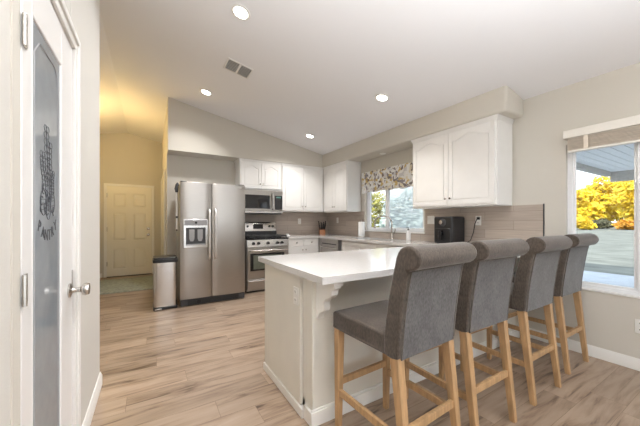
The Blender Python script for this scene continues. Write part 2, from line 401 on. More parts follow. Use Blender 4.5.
b = B(); box(b, -.036, .006, y0, gy0, .012, zt); box(b, -.036, .006, gy1 + .0, y1, .012, zt); box(b, -.036, .006, gy0, gy1, .012, gz0); box(b, -.036, .006, gy0, gy1, gz1, zt)
obj('door_leaf', b, 'door_white', pd, .003)
b = B()
for (ya, za, yb_, zb) in ((gy0, gz0, gy0, gz1), (gy1, gz0, gy1, gz1), (gy0, gz0, gy1, gz0), (gy0, gz1, gy1, gz1)): tube(b, [(.001, ya, za), (.001, yb_, zb)], .007, 8)
obj('glazing_bead', b, 'door_white', pd)
gp = bx('glass_pane', 'frosted_glass', pd, -.004, .002, gy0, gy1, gz0, gz1)
# printed design on the pane: border, wheat and jar drawing, word PANTRY
b = B(); X0 = .0025; i0, i1 = gy0 + .03, gy1 - .03
bord = [(i0, gz0 + .06), (i0, gz1 - .10), (i0 + .05, gz1 - .05), (i1 - .05, gz1 - .05), (i1, gz1 - .10), (i1, gz0 + .06), (i0, gz0 + .06)]
tube(b, [(X0, u, v) for u, v in bord], .0022, 4); obj('etched_border', b, 'grey_plastic', gp)
b = B(); yc = (gy0 + gy1) / 2
def ink(pts, r=.0014): tube(b, [(X0, u, v) for u, v in pts], r, 4)
def arc(cu, cv, ru, rv, a0, a1, n=14): return [(cu + ru * math.cos(math.radians(a0 + (a1 - a0) * k / n)), cv + rv * math.sin(math.radians(a0 + (a1 - a0) * k / n))) for k in range(n + 1)]
for (ou, lean, top) in ((-.055, -.02, 1.45), (-.02, .01, 1.55), (.02, .03, 1.50), (.05, .05, 1.40)):
    st = [(yc + ou * .4 + lean * t + .012 * math.sin(5 * t), 1.26 + (top - 1.26) * t) for t in [k / 12 for k in range(13)]]
    ink(st, .0012)
    for k in range(5, 13):
        u, v = st[k]
        for s in (-1, 1): ink(arc(u + s * .014, v, .014, .012, 0, 360, 10), .0010)
ink(arc(yc - .045, 1.285, .032, .045, 0, 360, 20)); ink(arc(yc + .01, 1.275, .028, .05, 0, 360, 20)); ink(arc(yc + .06, 1.29, .026, .04, 0, 360, 20))
for dv in (.0, .018, .036): ink([(yc - .07, 1.258 + dv), (yc - .02, 1.262 + dv), (yc + .03, 1.256 + dv), (yc + .08, 1.262 + dv)], .0015)
for k in range(12):
    u = yc + random.uniform(-.08, .08); v = random.uniform(1.25, 1.38); r_ = random.uniform(.006, .014)
    ink(arc(u, v, r_, r_ * 1.3, random.uniform(0, 180), random.uniform(220, 420), 8), .0016)
obj('wheat_drawing', b, 'ink', gp)
for k, ch in enumerate('PANTRY'):
    cu = bpy.data.curves.new('letter', 'FONT'); cu.body = ch; cu.size = .056; cu.extrude = .0008; cu.align_x = 'CENTER'
    to = bpy.data.objects.new('letter_tmp', cu); COL.objects.link(to)
    dg = bpy.context.evaluated_depsgraph_get(); me = bpy.data.meshes.new_from_object(to.evaluated_get(dg)); bpy.data.objects.remove(to)
    me.materials.clear(); me.materials.append(MATS['ink'])
    lt = bpy.data.objects.new('letter', me); COL.objects.link(lt); lt.parent = gp
    t = (k - 2.5) / 2.5
    lt.matrix_local = Matrix.Translation((X0, yc + .006 + t * .098, 1.150 + .035 * t * t)) @ Matrix(((0, 0, 1, 0), (1, 0, 0, 0), (0, 1, 0, 0), (0, 0, 0, 1))) @ Matrix.Rotation(math.radians(20 * t), 4, 'Z')
for hz in (1.77, 1.02, .25):
    b = B(); box(b, .006, .010, y0 + .001, y0 + .030, hz - .045, hz + .045); tube(b, [(.012, y0 - .002, hz - .045), (.012, y0 - .002, hz + .045)], .006, 8)
    hg = obj('hinge', b, 'nickel', pd)
    for q in (-1, 1): bx('slot', 'dark_grey', hg, .0095, .0105, y0 + .008, y0 + .022, hz + q * .020 - .013, hz + q * .020 + .013)
b = B(); lathe(b, [(.032, .006), (.032, .012), (.014, .018), (.011, .035), (.012, .046), (.026, .054), (.029, .066), (.025, .078), (.0, .080)], (0, y1 - .06, .905), 24, 'x')
obj('door_knob', b, 'nickel', pd)
b = B(); box(b, .006, .010, y1 - .012, y1 - .001, .88, .99); obj('latch_plate', b, 'nickel', pd)

# ------------------------------------------------------------------ entry door (far hall)
ED0, ED1 = -.80, .035
casing('trim_5', lambda u, v, d: (u, 7.6 - d, v), ED0, ED1, 1.985, .05)
ed = struct(bpy.data.objects.new('door_2', None)); COL.objects.link(ed); ed.location = ((ED0 + ED1) / 2, 7.6, 0)
w = (ED1 - ED0) / 2 - .004
b = B(); box(b, -w, w, -.004, -.001, .015, 1.98)
rows = ((.17, .62), (.79, 1.40), (1.52, 1.83)); xi, xo = .055, w - .10
for s0, s1 in ((-w, -xo), (-xi, xi), (xo, w)): box(b, s0, s1, -.020, -.004, .015, 1.98)
for za, zb in ((.015, .17), (.62, .79), (1.40, 1.52), (1.83, 1.98)):
    box(b, -xo, -xi, -.020, -.004, za, zb); box(b, xi, xo, -.020, -.004, za, zb)
obj('door_leaf', b, 'entry_door', ed)
for s_ in (-1, 1):
    for (za, zb) in rows:
        xa, xb = min(s_ * xi, s_ * xo), max(s_ * xi, s_ * xo)
        b = B()
        A = [b.verts.new(p) for p in ((xa + .012, -.004, za + .012), (xb - .012, -.004, za + .012), (xb - .012, -.004, zb - .012), (xa + .012, -.004, zb - .012))]
        Cc = [b.verts.new(p) for p in ((xa + .045, -.018, za + .045), (xb - .045, -.018, za + .045), (xb - .045, -.018, zb - .045), (xa + .045, -.018, zb - .045))]
        b.faces.new(Cc)
        for q in range(4): b.faces.new((A[q], A[(q + 1) % 4], Cc[(q + 1) % 4], Cc[q]))
        obj('door_panel', b, 'entry_door', ed, angle=20)
for z_, nm in ((1.045, 'deadbolt'), (.905, 'door_knob')):
    b = B(); lathe(b, [(.03, -.020), (.03, -.026), (.012, -.032), (.012, -.05), (.026, -.058), (.024, -.072), (0, -.074)] if nm == 'door_knob' else [(.03, -.020), (.03, -.03), (.02, -.04), (0, -.041)], (w - .065, 0, z_), 20, 'y')
    obj(nm, b, 'nickel', ed)
for z_ in (1.78, 1.04, .29): bx('hinge', 'nickel', ed, -w - .004, -w + .008, -.026, -.020, z_ - .05, z_ + .05)
struct(bx('trim_6', 'dark_grey', None, ED0, ED1, 7.56, 7.6, 0, .015))
# side door in the hall wall, seen at grazing angle
casing('trim_7', lambda u, v, d: (.24 - d, u, v), 5.72, 7.40, 2.06, .07)
sd = struct(bpy.data.objects.new('door_3', None)); COL.objects.link(sd); sd.location = (.24, 6.56, 0)
bx('door_leaf', 'entry_door', sd, -.010, -.001, -.835, .835, .01, 2.05)
for s in (-1, 1):
    for za, zb in ((.2, .95), (1.1, 1.9)): bx('door_panel', 'entry_door', sd, -.014, -.010, min(s * .1, s * .72), max(s * .1, s * .72), za, zb, bevel=.003)

# ------------------------------------------------------------------ windows
def window(name, y0, y1, z0, z1, mull, panes, fr=.035):
    r = struct(bpy.data.objects.new(name, None)); COL.objects.link(r); r.location = (XW, (y0 + y1) / 2, z0)
    h = (y1 - y0) / 2; H = z1 - z0
    b = B(); x0, x1 = .035, .085
    box(b, x0, x1, -h, h, 0, fr); box(b, x0, x1, -h, h, H - fr, H); box(b, x0, x1, -h, -h + fr, fr, H - fr); box(b, x0, x1, h - fr, h, fr, H - fr)
    obj('window_frame', b, 'vinyl_white', r, .003)
    m = mull - (y0 + y1) / 2
    bx('mullion', 'vinyl_white', r, x0 - .008, x1, m - .022, m + .022, fr, H - fr, bevel=.003)
    for (a, c, mm) in ((-h + fr, m - .022, panes[0]), (m + .022, h - fr, panes[1])):
        b = B(); s = .022; xx0, xx1 = x0 + .012, x1 - .012
        box(b, xx0, xx1, a, c, fr, fr + s); box(b, xx0, xx1, a, c, H - fr - s, H - fr); box(b, xx0, xx1, a, a + s, fr + s, H - fr - s); box(b, xx0, xx1, c - s, c, fr + s, H - fr - s)
        sa = obj('sash', b, 'vinyl_white', r, .002)
        bx('pane', mm, sa, .058, .062, a + s, c - s, fr + s, H - fr - s)
    return r
wk = window('window_1', KW[0], KW[1], KW[2], KW[3], 3.53, ('screened_glass', 'clear_glass'))
wd = window('window_2', DW[0], DW[1], DW[2], DW[3], .62, ('clear_glass', 'clear_glass'))
bx('window_sill', 'white_trim', wk, -.022, .035, -.66, .66, -.018, .0, bevel=.004)
bx('window_sill', 'white_trim', wd, -.010, .036, -.655, .655, -.014, .002, bevel=.004)
bx('latch', 'vinyl_white', wd, .012, .03, .46 - .30, .46 - .27, .62, .70, bevel=.004)
# sliding door in the rear wall
rs = struct(bpy.data.objects.new('door_4', None)); COL.objects.link(rs); rs.location = (1.75, YR - .06, 0)
for a, c, yo in ((-1.4, .03, 0), (-.03, 1.4, .03)):
    b = B(); box(b, a, c, yo - .02, yo, 0, .08); box(b, a, c, yo - .02, yo, 2.07, 2.15); box(b, a, a + .07, yo - .02, yo, .08, 2.07); box(b, c - .07, c, yo - .02, yo, .08, 2.07)
    s_ = obj('door_sash', b, 'vinyl_white', rs)

# ------------------------------------------------------------------ cabinets
def arch_pts(u0, u1, v0, rise, n=18):
    # cathedral curve between u0 and u1: flat shoulders and a raised middle
    out = []
    for k in range(n + 1):
        t = k / n; s = 0.5 - 0.5 * math.cos(2 * PI * min(max((t - .08) / .84, 0), 1)); out.append((u0 + (u1 - u0) * t, v0 + rise * s ** .8))
    return out
def cab_door(parent, u0, u1, v0, v1, yf, knob, arch=True, m='cabinet_white', name='door'):
    """door on the local -y face at yf: slab, stiles and rails, raised field, knob"""
    b = B(); g = .0018; u0 += g; u1 -= g
    box(b, u0, u1, yf - .012, yf, v0, v1)
    s = .052
    box(b, u0, u0 + s, yf - .020, yf - .012, v0, v1); box(b, u1 - s, u1, yf - .020, yf - .012, v0, v1)
    box(b, u0 + s, u1 - s, yf - .020, yf - .012, v0, v0 + s)
    rise = .055 if arch else 0
    top = v1 - s - rise
    ap = arch_pts(u0 + s, u1 - s, top, rise) if arch else [(u0 + s, top), (u1 - s, top)]
    prism(b, [(u0 + s, v1)] + ap + [(u1 - s, v1)], yf - .020, yf - .012, 'xz')
    d = obj(name, b, m, parent, .0015)
    gq = .012
    ap2 = arch_pts(u0 + s + gq, u1 - s - gq, top - gq, rise) if arch else [(u0 + s + gq, top - gq), (u1 - s - gq, top - gq)]
    b = B(); prism(b, [(u1 - s - gq, v0 + s + gq)] + [(u0 + s + gq, v0 + s + gq)] + ap2, yf - .019, yf - .012, 'xz')
    obj('raised_field', b, m, d, .003)
    if knob:
        b = B(); lathe(b, [(.006, yf - .020), (.005, yf - .030), (.013, yf - .036), (.014, yf - .043), (.009, yf - .048), (0, yf - .049)], (knob[0], 0, knob[1]), 16, 'y')
        obj('knob', b, 'nickel', d)
    return d
def crown(bm, u0, u1, yf, yb, z0, z1, left=True, right=True):
    """small stepped crown along the front and the open sides"""
    for k in range(4):
        o = .004 + .0045 * k; za, zb = z0 + (z1 - z0) * k / 4, z0 + (z1 - z0) * (k + 1) / 4
        box(bm, u0 - (o if left else 0), u1 + (o if right else 0), yf - o, yb, za, zb)
def upper(name, label, loc, rz, wdt, z0, z1, depth, ndoors, knobs, left=True, right=True, arch=True):
    r = thing(name, label, 'cabinet', loc, rz, None)
    b = B(); box(b, 0, wdt, -depth, 0, z0, z1 - .045); obj('body', b, 'cabinet_white', r, .002)
    b = B(); crown(b, 0, wdt, -depth, 0, z1 - .045, z1, left, right); obj('crown_moulding', b, 'cabinet_white', r)
    dw = (wdt - .03) / ndoors
    for k in range(ndoors):
        kx = .015 + dw * (k + 1) - .03 if k % 2 == 0 else .015 + dw * k + .03
        cab_door(r, .015 + dw * k, .015 + dw * (k + 1), z0 + .022, z1 - .055, -depth, (kx, z0 + .10), arch)
    return r
GU = 'white upper cabinets'
upper('wall_cabinet', 'short white two-door wall cabinet mounted right above the microwave', (1.36, YB - .002, 0), 0, .78, 1.79, ZS - .002, .33, 2, 0, True, False)
upper('wall_cabinet', 'tall white two-door wall cabinet on the range wall, between microwave and corner', (2.145, YB - .012, 0), 0, .946, 1.405, ZS - .002, .32, 2, 0, False, False)
upper('wall_cabinet', 'white corner wall cabinet left of the sink window and its floral valance', (XW - .012, 4.973, 0), -PI / 2, .813, 1.395, ZS - .002, .315, 2, 0, False, True)
upper('wall_cabinet', 'large white two-door wall cabinet hanging over the black air fryer', (XW - .012, 2.66, 0), -PI / 2, 1.10, 1.39, ZS - .002, .315, 2, 0, True, True)

# base cabinets
ZC0, ZC1 = .892, .93
def base_cab(name, label, loc, rz, wdt, depth, layout):
    r = thing(name, label, 'cabinet', loc, rz)
    if name == 'sink_cabinet':
        b = B(); box(b, 0, wdt, -depth, 0, .10, .66); box(b, 0, wdt, -depth, -depth + .02, .66, ZC0 - .002); obj('body', b, 'cabinet_white', r)
    else: bx('body', 'cabinet_white', r, 0, wdt, -depth, 0, .10, ZC0 - .002)
    bx('toe_kick', 'cabinet_white', r, 0, wdt, -depth + .06, 0, 0, .10)
    n = layout[0]; dw = (wdt - .02) / max(n, 1)
    for k in range(n):
        u0, u1 = .01 + dw * k, .01 + dw * (k + 1)
        if layout[1]:
            b = B(); box(b, u0 + .003, u1 - .003, -depth - .018, -depth, .755, .875); d = obj('drawer_front', b, 'cabinet_white', r, .004)
            b = B(); yf = -depth
            lathe(b, [(.006, yf - .018), (.005, yf - .028), (.013, yf - .034), (.014, yf - .041), (0, yf - .046)], ((u0 + u1) / 2, 0, .815), 14, 'y'); obj('knob', b, 'nickel', d)
        kx = u1 - .035 if k % 2 == 0 else u0 + .035
        cab_door(r, u0, u1, .12, .745 if layout[1] else .875, -depth, (kx, .68), False)
    return r
base_cab('base_cabinet', 'white base cabinet with two knobbed drawers between range and dishwasher corner', (2.165, YB - .012, 0), 0, .66, .57, (2, True))
base_cab('sink_cabinet', 'white base cabinet under the kitchen sink', (XW - .012, 3.98, 0), -PI / 2, 1.30, .56, (3, False))
r = base_cab('corner_cabinet', 'plain white blind corner base cabinet beside the dishwasher', (XW - .012, 5.31, 0), -PI / 2, .58, .55, (0, False))
# peninsula base: cabinets, end panel, pony wall toward the dining side
pn = thing('peninsula_base', 'white peninsula base with flat end panel carrying the quartz breakfast bar', 'cabinet', (.83, 1.46, 0))
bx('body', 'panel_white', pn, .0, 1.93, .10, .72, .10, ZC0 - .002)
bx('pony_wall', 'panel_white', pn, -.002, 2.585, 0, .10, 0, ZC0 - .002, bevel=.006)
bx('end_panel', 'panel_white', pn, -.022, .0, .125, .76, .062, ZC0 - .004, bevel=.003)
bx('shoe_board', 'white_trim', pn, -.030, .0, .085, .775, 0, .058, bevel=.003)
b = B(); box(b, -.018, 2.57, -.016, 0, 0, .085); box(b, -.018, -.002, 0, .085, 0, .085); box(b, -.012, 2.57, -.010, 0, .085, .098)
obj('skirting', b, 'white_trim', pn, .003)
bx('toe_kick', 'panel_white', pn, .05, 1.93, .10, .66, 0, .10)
# corbels under the overhang
def corbel(x):
    pts = [(0, .885 - .02), (0, .60)]
    prof = [(.018, .60), (.024, .63), (.045, .655), (.075, .672), (.085, .70), (.082, .735), (.10, .76), (.135, .775), (.16, .80), (.165, .835), (.19, .85), (.19, .865)]
    b = B(); prism(b, [(-u * 1.04, .865 - (.865 - v) * .86) for u, v in ([(0, .60)] + prof + [(0, .865)])], x - .022, x + .022, 'yz')
    box(b, x - .030, x + .030, -.205, -.0, .865, .888)
    return obj('corbel', b, 'white_trim', pn, .002)
corbel(.045); corbel(1.27); corbel(2.52)
def outlet(name, label, mapf, loc_group=None, slots=2, w=.07, h=.115, m='white_plastic'):
    r = thing(name, label, 'outlet', mapf[0], mapf[1])
    bx('plate', m, r, -w / 2, w / 2, -.006, 0, -h / 2, h / 2, bevel=.003)
    for s in (-1, 1):
        if slots == 2:
            p = bx('socket', m, r, -.017, .017, -.009, -.006, s * .026 - .015, s * .026 + .015, bevel=.003)
            for q in (-1, 1): bx('slot', 'dark_grey', p, q * .007 - .0015, q * .007 + .0015, -.0093, -.0088, s * .026 - .004, s * .026 + .007)
        else:
            bx('switch', m, r, s * w / 4 - .012, s * w / 4 + .012, -.012, -.006, -.03, .03, bevel=.003)
    return r
outlet('wall_outlet', 'white outlet on the end panel of the peninsula, facing the hallway', ((.808, 1.635, .738), -PI / 2))
outlet('wall_outlet', 'white outlet on the plank backsplash right of the range', ((2.70, YB - .011, 1.215), 0))
outlet('wall_outlet', 'white outlet on the window-wall backsplash near the knife block', ((XW - .011, 4.93, 1.235), -PI / 2))
outlet('wall_outlet', 'white outlet with a black plug, right of the air fryer', ((XW - .011, 1.935, 1.225), -PI / 2))
outlet('light_switch', 'double white switch plate left of the air fryer, by the sink window', ((XW - .011, 2.61, 1.235), -PI / 2), slots=1, w=.115)
outlet('wall_outlet', 'small white outlet low on the wall under the dining window', ((XW - .001, .615, .36), -PI / 2))

# worktop: range side, sink run, peninsula; with sink cut-out
SK = (2.93, 3.30, 3.02, 3.78)   # sink x0 x1 y0 y1
b = B()
yf = 4.715; xf = 2.80
pen = [(.757, 1.232), (XW - .011, 1.283), (XW - .011, 2.20), (.757, 2.236)]
box(b, 2.155, XW - .011, yf, YB - .011, ZC0, ZC1)
box(b, xf, XW - .011, SK[3], yf, ZC0, ZC1); box(b, xf, SK[0], SK[2], SK[3], ZC0, ZC1); box(b, SK[1], XW - .011, SK[2], SK[3], ZC0, ZC1)
box(b, xf, XW - .011, 2.20, SK[2], ZC0, ZC1)
box(b, .757, XW - .011, 1.232, 2.236, ZC0, ZC1)
bmesh.ops.remove_doubles(b, verts=b.verts, dist=.0005)
wt = obj('worktop', b, 'quartz')
tag(wt, 'white quartz worktop running from the range past the sink into the breakfast bar', 'countertop')
sk = thing('sink', 'stainless undermount sink in the worktop below the window', 'sink', (3.115, 3.40, .69))
b = B(); hx, hy, d_ = .185, .38, .20
box(b, -hx, hx, -hy, hy, -.004, 0); box(b, -hx - .004, -hx, -hy, hy, 0, d_); box(b, hx, hx + .004, -hy, hy, 0, d_); box(b, -hx, hx, -hy - .004, -hy, 0, d_); box(b, -hx, hx, hy, hy + .004, 0, d_)
obj('basin', b, 'stainless', sk); b = B(); lathe(b, [(.045, .001), (.045, .004), (.02, .002), (0, .002)], (0, 0, 0)); obj('drain', b, 'nickel', sk)
# faucet
fa = thing('kitchen_faucet', 'brushed nickel gooseneck faucet behind the sink', 'faucet', (3.345, 3.30, ZC1))
b = B(); lathe(b, [(.028, 0), (.028, .012), (.022, .02), (.020, .10), (.0, .10)]); obj('base', b, 'nickel', fa)
b = B(); pts = [(0, 0, .09), (0, 0, .26)] + [(-.075 * (1 - math.cos(t)), .12 * (1 - math.cos(t)), .26 + .11 * math.sin(t)) for t in [PI * k / 14 for k in range(1, 15)]] + [(-.15, .24, .22)]
tube(b, pts, .0125, 12); obj('spout', b, 'nickel', fa)
b = B(); tube(b, [(-.15, .24, .235), (-.15, .24, .17)], [.016, .019], 12); obj('spray_head', b, 'nickel', fa)
b = B(); tube(b, [(0, -.018, .07), (0, -.05, .075), (-.01, -.085, .16)], [.012, .009, .007], 10); obj('handle', b, 'nickel', fa)
# soap bottle
so = thing('soap_dispenser', 'white soap bottle with black pump on the window ledge side of the worktop', 'bottle', (3.345, 2.96, ZC1))
b = B(); lathe(b, [(.032, 0), (.034, .01), (.034, .11), (.026, .135), (.013, .142), (.013, .155), (0, .155)]); obj('bottle', b, 'ceramic', so)
b = B(); lathe(b, [(.015, .150), (.015, .17), (.005, .172), (.005, .20), (0, .20)]); tube(b, [(0, 0, .198), (-.045, 0, .192)], .005, 8); obj('pump', b, 'dark_grey', so)
# paper towel roll
pt = thing('paper_towel_roll', 'white paper towel roll standing left of the sink', 'paper towel', (3.30, 4.01, ZC1))
b = B(); lathe(b, [(.07, 0), (.07, .008), (0, .008)]); obj('stand_base', b, 'nickel', pt)
b = B(); lathe(b, [(.056, .009), (.057, .015), (.057, .27), (.055, .275), (.018, .275), (0, .274)], seg=28); obj('paper', b, 'paper', pt)
b = B(); lathe(b, [(.006, .27), (.006, .305), (.010, .31), (.0, .318)]); obj('post', b, 'nickel', pt)
# knife block
kb = thing('knife_block', 'brown wooden knife block full of black-handled knives in the worktop corner', 'knife block', (3.14, 5.12, ZC1), math.radians(-25))
b = B(); prism(b, [(-.07, 0), (.07, 0), (.085, .15), (-.04, .10)], -.062, .062, 'yz'); obj('block', b, 'knife_block_wood', kb, .004)
for i in range(4):
    for j in range(3):
        p0 = Vector((-.045 + .030 * i, -.02 + .036 * j, .105 + .015 * j)); dr = Vector((.12 * (i - 1.5), -.28, .95)) * (.12 + .02 * ((i * 2 + j) % 3))
        b = B(); tube(b, [p0 - dr * .1, p0 + dr * .5, p0 + dr], [.010, .012, .011], 8); obj('knife_handle', b, 'black_plastic', kb)
# air fryer
af = thing('air_fryer', 'black air fryer with silver dial under the large wall cabinet', 'air fryer', (3.21, 2.19, ZC1))
b = B(); box(b, -.13, .13, -.13, .13, .012, .345); obj('housing', b, 'black_plastic', af, .022, 4)
b = B(); box(b, -.139, -.129, -.105, .105, .03, .20); ba = obj('basket_front', b, 'black_plastic', af, .006)
b = B(); box(b, -.185, -.139, -.018, .018, .12, .175); box(b, -.19, -.165, -.020, .020, .06, .175); obj('basket_handle', b, 'black_glass', ba, .006)
b = B(); lathe(b, [(.046, -.130), (.046, -.136), (.036, -.140), (0, -.140)], (0, 0, .272), 24, 'x'); di = obj('dial_ring', b, 'dark_grey', af)
b = B(); lathe(b, [(.026, -.140), (.024, -.158), (0, -.160)], (0, .01, .272), 24, 'x'); obj('dial', b, 'stainless_bright', di)
for q in (-1, 1):
    for w_ in (-1, 1):
        b = B(); lathe(b, [(.014, 0), (.014, .014), (0, .014)], (q * .09, w_ * .09, 0), 10); obj('foot', b, 'dark_grey', af)
b = B(); tube(b, [(XW - .022, 1.925, 1.252), (XW - .05, 1.93, 1.25), (XW - .055, 1.955, 1.18), (XW - .05, 1.975, 1.08), (XW - .07, 2.00, .985), (XW - .072, 2.05, .945), (XW - .068, 2.12, .937)], .0045, 8)
box(b, XW - .045, XW - .021, 1.912, 1.938, 1.237, 1.267)
tag(obj('power_cord', b, 'black_plastic'), 'black power cord plugged into the outlet right of the air fryer', 'cord')
# spoon rest
b = B(); lathe(b, [(.0, .004), (.035, 0), (.05, .012), (.052, .018), (.045, .014), (.03, .006), (0, .006)]); lathe(b, [(.028, .008), (.030, .05), (.026, .05), (.024, .012), (0, .012)])
o = obj('spoon_rest', b, 'ceramic'); o.location = (2.22, 4.86, ZC1); tag(o, 'small white dish at the left end of the worktop beside the range', 'dish')

# ------------------------------------------------------------------ refrigerator
fr = thing('refrigerator', 'stainless side-by-side refrigerator with ice dispenser', 'refrigerator', (.36, 4.40, 0))
FW = .925
bx('cabinet_body', 'grey_plastic', fr, .012, FW - .012, .07, .78, .03, 1.765, bevel=.004)
for u0, u1 in ((0, .425), (.431, FW)):
    b = B(); n = 12; pts = []
    for k in range(n + 1):
        t = k / n; u = u0 + (u1 - u0) * t; pts.append((u, .018 * (2 * t - 1) ** 4 if True else 0))
    prism(b, pts + [(u1, .065), (u0, .065)], .105, 1.775, 'xy')
    d = obj('door', b, 'stainless', fr, .003)
    hx = .385 if u0 == 0 else .470
    b = B(); pts = [(hx, -.002, .665), (hx, -.045, .69)] + [(hx, -.052 - .006 * math.sin(PI * k / 6), .72 + .60 * k / 6) for k in range(7)] + [(hx, -.045, 1.365), (hx, -.002, 1.39)]
    tube(b, pts, .0165, 12); obj('handle', b, 'handle_steel', d)
    if u0 == 0:
        b = B(); box(b, .040, .370, -.012, .006, .83, 1.25); pnl = obj('dispenser_frame', b, 'stainless_bright', d, .008)
        bx('control_strip', 'grey_plastic', d, .055, .355, -.016, -.012, 1.155, 1.235, bevel=.002)
        b = B(); lathe(b, [(.016, -.016), (.016, -.021), (0, -.021)], (.205, 0, 1.195), 16, 'y'); obj('button', b, 'black_plastic', d)
        bx('dispenser_recess', 'dark_grey', d, .075, .335, -.0145, -.012, .875, 1.125)
        for q in (.15, .26):
            b = B(); prism(b, [(q - .035, 1.10), (q - .035, .97), (q - .02, .93), (q + .02, .93), (q + .035, .97), (q + .035, 1.10)], -.024, -.0145, 'xz'); obj('paddle', b, 'grey_plastic', d, .003)
        bx('drip_tray', 'grey_plastic', d, .08, .33, -.030, -.012, .872, .892, bevel=.002)
    else:
        bx('badge', 'stainless_bright', d, .80, .86, -.006, .004, 1.725, 1.738)
b = B(); box(b, .01, FW - .01, .02, .06, .012, .098); g = obj('toe_grille', b, 'dark_grey', fr, .003)
for k in range(5): bx('slat', 'iron', g, .10, FW - .10, .014, .02, .028 + .013 * k, .034 + .013 * k)
b = B(); lathe(b, [(.028, .018), (.028, .010), (0, .008)], (.245, 0, .058), 18, 'y'); obj('filter_cap', b, 'black_plastic', g)
for q in (.03, FW - .03): b = B(); lathe(b, [(.016, 0), (.016, .03), (0, .03)], (q, .05, 0), 10); obj('foot', b, 'grey_plastic', fr)
bx('hinge_cover', 'dark_grey', fr, .01, .09, .03, .13, 1.766, 1.79, bevel=.004)
bx('hinge_cover', 'dark_grey', fr, FW - .09, FW - .01, .03, .13, 1.766, 1.79, bevel=.004)
# duster hung on the side of the refrigerator
du = thing('duster', 'white-handled duster hanging on the left side of the refrigerator', 'duster', (.328, 4.52, 1.08))
b = B(); tube(b, [(0, 0, .02), (0, 0, .55)], .012, 10); obj('handle', b, 'white_plastic', du)
b = B(); tube(b, [(.0, 0, .55), (-.004, 0, .60), (.006, 0, .66), (.012, 0, .69)], [.018, .026, .024, .01], 10); obj('head', b, 'dark_grey', du)
b = B(); tube(b, [(0, 0, 0), (0, 0, .03)], .010, 8); tube(b, [(0, 0, .18), (0, 0, .21)], .014, 8); obj('grip', b, 'dark_grey', du)

# trash can
tr = thing('trash_can', 'tall stainless step trash can with black lid beside the refrigerator', 'trash can', (.185, 4.60, 0))
def rrect(x0, x1, y0, y1, r, n=4):
    out = []
    for cx, cy, a in ((x1 - r, y1 - r, 0), (x0 + r, y1 - r, 90), (x0 + r, y0 + r, 180), (x1 - r, y0 + r, 270)):
        for k in range(n + 1): t = math.radians(a + 90 * k / n); out.append((cx + r * math.cos(t), cy + r * math.sin(t)))
    return out
b = B(); prism(b, rrect(-.15, .15, -.17, .17, .03), 0, .04, 'xy'); obj('base', b, 'black_plastic', tr, .004)
b = B(); prism(b, rrect(-.147, .147, -.167, .167, .05, 6), .04, .645, 'xy'); obj('bin', b, 'stainless_bright', tr)
b = B(); prism(b, rrect(-.155, .155, -.175, .175, .04), .645, .69, 'xy'); obj('lid_rim', b, 'black_plastic', tr, .006)
b = B(); prism(b, rrect(-.148, .148, -.165, .165, .04), .69, .715, 'xy'); obj('lid', b, 'black_plastic', tr, .01)
bx('pedal', 'stainless_bright', tr, -.13, -.05, -.215, -.16, .012, .03, bevel=.004)

# ------------------------------------------------------------------ range
rg = thing('gas_range', 'stainless gas range with black grates between refrigerator and drawers', 'range', (1.388, 4.66, 0))
RW = .76
bx('body', 'stainless', rg, 0, RW, .04, .64, .03, .90, bevel=.003)
bx('cooktop', 'black_glass', rg, 0, RW, .0, .60, .90, .925, bevel=.004)
b = B(); prism(b, [(-.002, .775), (.04, .775), (.04, .90), (.018, .90)], .0, RW, 'yz'); cp = obj('control_panel', b, 'stainless_bright', rg, .003)
for k, u in enumerate((.11, .20, .37, .545, .63)):
    b = B(); lathe(b, [(.026, .010), (.026, .002), (.022, -.004), (.019, -.034), (0, -.036)], (u, 0, .838), 18, 'y'); obj('knob', b, 'black_plastic', cp)
od = bx('oven_door', 'stainless', rg, .006, RW - .006, .0, .04, .245, .765, bevel=.006)
bx('door_trim', 'black_glass', od, .055, RW - .085, -.004, .0, .375, .665, bevel=.004)
bx('oven_window', 'oven_glass', od, .105, RW - .135, -.007, -.004, .40, .635, bevel=.002)
b = B(); tube(b, [(.04, .0, .715), (.045, -.045, .715), (RW / 2, -.052, .715), (RW - .045, -.045, .715), (RW - .04, .0, .715)], .013, 10); obj('handle', b, 'stainless_bright', od)
dr = bx('drawer', 'stainless', rg, .006, RW - .006, .0, .04, .055, .232, bevel=.006)
b = B(); tube(b, [(.03, -.004, .205), (RW / 2, -.022, .205), (RW - .03, -.004, .205)], .014, 8); obj('handle', b, 'stainless_bright', dr)
bx('toe_kick', 'iron', rg, .02, RW - .02, .06, .6, 0, .055)
bgd = obj('backguard', prism(B(), [(.52, .925), (.66, .925), (.66, 1.20), (.585, 1.205), (.565, 1.19), (.53, 1.04)], .01, RW - .015, 'yz'), 'stainless_bright', rg, .008)
b = B(); prism(b, [(.524, 1.075), (.530, 1.075), (.553, 1.165), (.547, 1.165)], .28, .47, 'yz'); obj('display', b, 'black_glass', bgd)
b = B(); prism(b, [(.512, .93), (.53, .93), (.53, 1.03), (.524, 1.03)], .012, RW - .02, 'yz'); obj('vent_band', b, 'black_plastic', bgd)
for u in (.10, .17, .60, .67): b = B(); lathe(b, [(.02, .55), (.02, .53), (0, .525)], (u, 0, 1.12), 14, 'y'); obj('knob', b, 'black_plastic', bgd)
for k in range(3):
    b = B(); u0, u1 = .015 + k * .245, .015 + k * .245 + .235
    for v in (.05, .17, .29, .41): box(b, u0, u1, v - .007, v + .007, .945, .965)
    for u in (u0 + .007, (u0 + u1) / 2, u1 - .007): box(b, u - .007, u + .007, .045, .47, .945, .965)
    for u in (u0 + .007, u1 - .007):
        for v in (.05, .41): box(b, u - .006, u + .006, v - .006, v + .006, .924, .95)
    obj('grate', b, 'iron', rg, .002)
